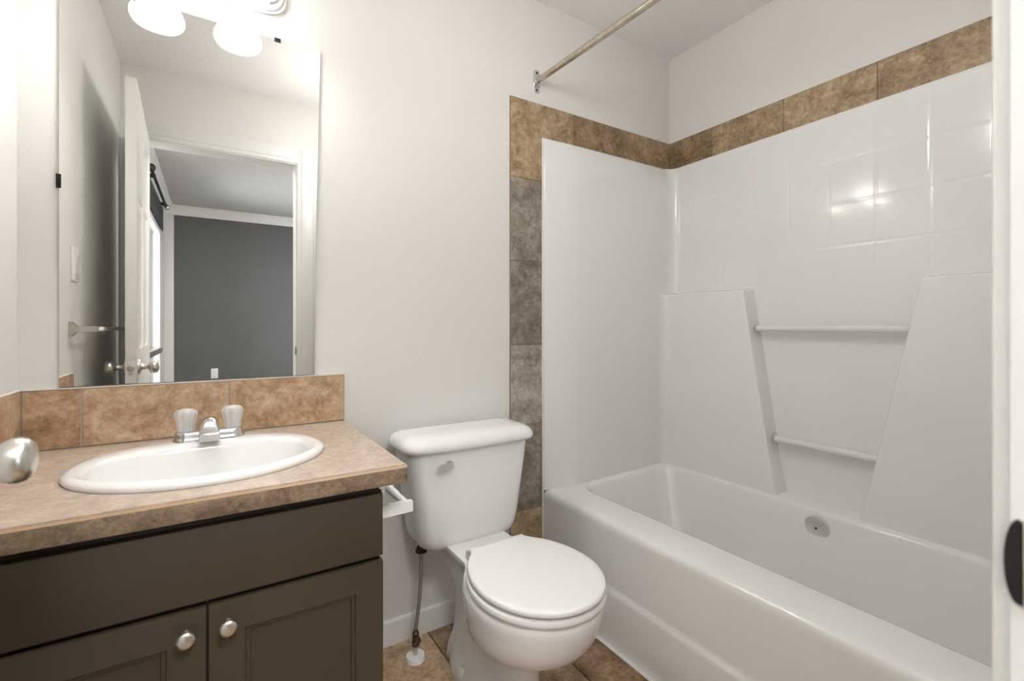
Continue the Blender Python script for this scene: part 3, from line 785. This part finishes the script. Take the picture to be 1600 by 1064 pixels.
# seat and lid
def seat_ring(ins, z, yf=-0.745, yb=-0.330, W_=0.176, wb=0.098): return egg(yf+ins, yb-ins, W_-ins, -0.545, wb-ins, z, ab=0.225)
R = [seat_ring(0.006, 0.385, W_=0.181), seat_ring(0.001, 0.389, W_=0.181), seat_ring(0.0, 0.395, W_=0.181), seat_ring(0.002, 0.402, W_=0.181), seat_ring(0.010, 0.405, W_=0.181)]
obj('seat', loft(B(), R, True, True, True), PLAST, to, ang=50)
R = [seat_ring(0.010, 0.4105), seat_ring(0.004, 0.4105), seat_ring(0.001, 0.413), seat_ring(0.0, 0.418), seat_ring(0.0015, 0.4235), seat_ring(0.005, 0.4262), seat_ring(0.02, 0.4268), seat_ring(0.06, 0.428)]
obj('seat_lid', loft(B(), R, True, True, True), PLAST, to, ang=50)
for s in (-1, 1):
    b = B(); box(b, TX+s*0.07-0.022, TX+s*0.07+0.022, -0.335, -0.300, 0.382, 0.410, 0.006, 3)
    obj('hinge', b, PLAST, to)
# tank
def tkx(z, w, yf, yb, r, bow):
    base = rrect(TX-0.0085-w, TX-0.0085+w, yf, yb, r, z, 8)
    # more points on the long sides so that the front can bow
    pts = []
    for i in range(len(base)):
        a, c = Vector(base[i]), Vector(base[(i+1) % len(base)])
        m = 10 if i % 9 == 8 else 1
        for k in range(m): pts.append(a.lerp(c, k/m))
    out = []
    for p_ in pts:
        u = (p_.x-TX+0.0085)/w; k_ = min(1, max(0, (yb-p_.y)/(yb-yf)))
        out.append((p_.x, p_.y-bow*k_*max(0, 1-u*u), p_.z))
    return out
R = [tkx(0.366, 0.1285, -0.165, -0.050, 0.05, 0.006), tkx(0.367, 0.1485, -0.180, -0.040, 0.05, 0.008), tkx(0.373, 0.1645, -0.190, -0.033, 0.05, 0.010), tkx(0.386, 0.1765, -0.196, -0.027, 0.05, 0.011),
     tkx(0.405, 0.1835, -0.199, -0.024, 0.048, 0.012), tkx(0.44, 0.1895, -0.201, -0.023, 0.045, 0.012), tkx(0.55, 0.2045, -0.204, -0.022, 0.042, 0.012), tkx(0.65, 0.2175, -0.207, -0.022, 0.040, 0.012), tkx(0.697, 0.2225, -0.208, -0.022, 0.040, 0.012)]
obj('tank', loft(B(), R, True, True, True), PORC, to, ang=50)
R = [tkx(0.694, 0.2305, -0.214, -0.018, 0.045, 0.014), tkx(0.695, 0.2385, -0.220, -0.016, 0.048, 0.014), tkx(0.700, 0.2435, -0.225, -0.014, 0.05, 0.014), tkx(0.710, 0.2445, -0.226, -0.014, 0.05, 0.014),
     tkx(0.721, 0.2415, -0.222, -0.015, 0.05, 0.013), tkx(0.730, 0.2345, -0.214, -0.018, 0.048, 0.012), tkx(0.737, 0.2235, -0.203, -0.024, 0.045, 0.011), tkx(0.7415, 0.2085, -0.185, -0.033, 0.040, 0.008), tkx(0.743, 0.1685, -0.15, -0.06, 0.03, 0.004)]
obj('tank_lid', loft(B(), R, True, True, True), PORC, to, ang=50)
b = B()
lathe(b, [(0.0135, -0.212), (0.0135, -0.224), (0.011, -0.229)], (0.637, 0, 0.651), 'Y', 24)
lev = lambda y_, e: [(0.645+e, y_, 0.642-e), (0.645+e, y_, 0.660+e), (0.600, y_-0.007, 0.657+e), (0.590-e, y_-0.007, 0.648), (0.596, y_-0.007, 0.641-e)]
loft(b, [lev(-0.223, 0), lev(-0.226, 0.001), lev(-0.233, 0.001), lev(-0.235, 0)], True, True, True)
lv = obj('flush_lever', b, CHROME, to); lv['label'] = 'chrome flush lever'
for s in (-1, 1):
    b = B(); lathe(b, [(0.016, 0.012), (0.016, 0.022), (0.0145, 0.032), (0.010, 0.038), (0, 0.040)], (TX+s*0.098, -0.300, 0.012), 'Z', 24)
    obj('bolt_cap', b, PLAST, to)

# water supply line
ws = thing('water_supply_line', 'grey toilet supply hose rising from a round white floor flange', 'water supply', (0.562, -0.12, 0))
b = B(); lathe(b, [(0.031, 0.0), (0.031, 0.013), (0.029, 0.016), (0.012, 0.017), (0.009, 0.017)], (0.562, -0.12, 0), 'Z', 36)
obj('floor_flange', b, PLAST, ws)
obj('stub_pipe', tube(B(), [(0.562, -0.12, 0.012), (0.563, -0.12, 0.048)], 0.008, 14), NICK, ws)
b = B(); lathe(b, [(0.009, 0.042), (0.0125, 0.046), (0.0125, 0.062), (0.010, 0.066), (0.0115, 0.070), (0.0115, 0.086), (0.008, 0.092), (0.007, 0.100)], (0.563, -0.12, 0), 'Z', 8)
obj('valve', b, BRASSY, ws, ang=20)
b = B(); tube(b, [(0.563, -0.121, 0.072), (0.561, -0.139, 0.073)], 0.006, 12); lathe(b, [(0.010, -0.137), (0.012, -0.141), (0.010, -0.147)], (0.561, 0, 0.073), 'Y', 12)
obj('valve_handle', b, BRASSY, ws)
pts = []
for i in range(15):
    t = i/14; pts.append((0.563+0.019*t+0.006*math.sin(PI*t), -0.12, 0.098+(0.350-0.098)*t))
obj('hose', tube(B(), pts, 0.0062, 12), HOSE, ws)
b = B(); lathe(b, [(0.010, 0.345), (0.020, 0.348), (0.020, 0.356), (0.015, 0.359), (0.012, 0.374)], (0.582, -0.12, 0), 'Z', 8)
n_ = obj('coupling_nut', b, BLACKM, ws, ang=20); n_['label'] = 'black coupling nut'

# toilet paper holder on the vanity side
tp = thing('toilet_paper_holder', 'white empty toilet paper holder on the vanity side', 'toilet paper holder', (VX1, -0.43, 0.66))
for y in (-0.506, -0.358):
    b = B()
    loft(b, [[(x_, y+a*w_, 0.660+c*h_) for a, c in ((-1, -1), (1, -1), (1, 1), (-1, 1))] for x_, w_, h_ in ((VX1, 0.016, 0.024), (VX1+0.004, 0.016, 0.024), (VX1+0.018, 0.008, 0.0135), (VX1+0.090, 0.0075, 0.0125), (VX1+0.0915, 0.006, 0.011))], True, True, True)
    obj('arm', b, PLAST, tp, ang=20)
b = B(); lathe(b, [(0.006, -0.500), (0.0085, -0.496), (0.0085, -0.43), (0.0098, -0.428), (0.0098, -0.368), (0.006, -0.364)], (VX1+0.078, 0, 0.664), 'Y', 20)
obj('roller', b, PLAST, tp)

# left-wall fittings seen in the mirror
ls = thing('light_switch', 'white rocker light switch on the wall beside the vanity', 'light switch', (XL, -0.56, 1.30))
obj('cover_plate', box(B(), XL, XL+0.007, -0.600, -0.520, 1.243, 1.358, 0.002), PLAST, ls)
b = B()
loft(b, [[(XL+0.006, -0.577, 1.268), (XL+0.006, -0.577, 1.334), (XL+0.017, -0.577, 1.334), (XL+0.009, -0.577, 1.300), (XL+0.009, -0.577, 1.268)],
         [(XL+0.006, -0.543, 1.268), (XL+0.006, -0.543, 1.334), (XL+0.017, -0.543, 1.334), (XL+0.009, -0.543, 1.300), (XL+0.009, -0.543, 1.268)]], True, True, True)
obj('rocker', b, PLAST, ls, flat=True)
tr_ = thing('towel_bar', 'square metal towel bar on the wall behind the open door', 'towel bar', (XL, -0.80, 1.082))
for y in (-0.515, -1.10):
    b = B()
    loft(b, [[(x_, y+a*w_, 1.082+c*w_) for a, c in ((-1, -1), (1, -1), (1, 1), (-1, 1))] for x_, w_ in ((XL, 0.024), (XL+0.004, 0.024), (XL+0.012, 0.016), (XL+0.020, 0.009), (XL+0.072, 0.009))], True, True, True)
    obj('post', b, NICK, tr_, ang=20)
obj('bar', box(B(), XL+0.054, XL+0.070, -1.10, -0.515, 1.074, 1.090, 0.001), NICK, tr_)
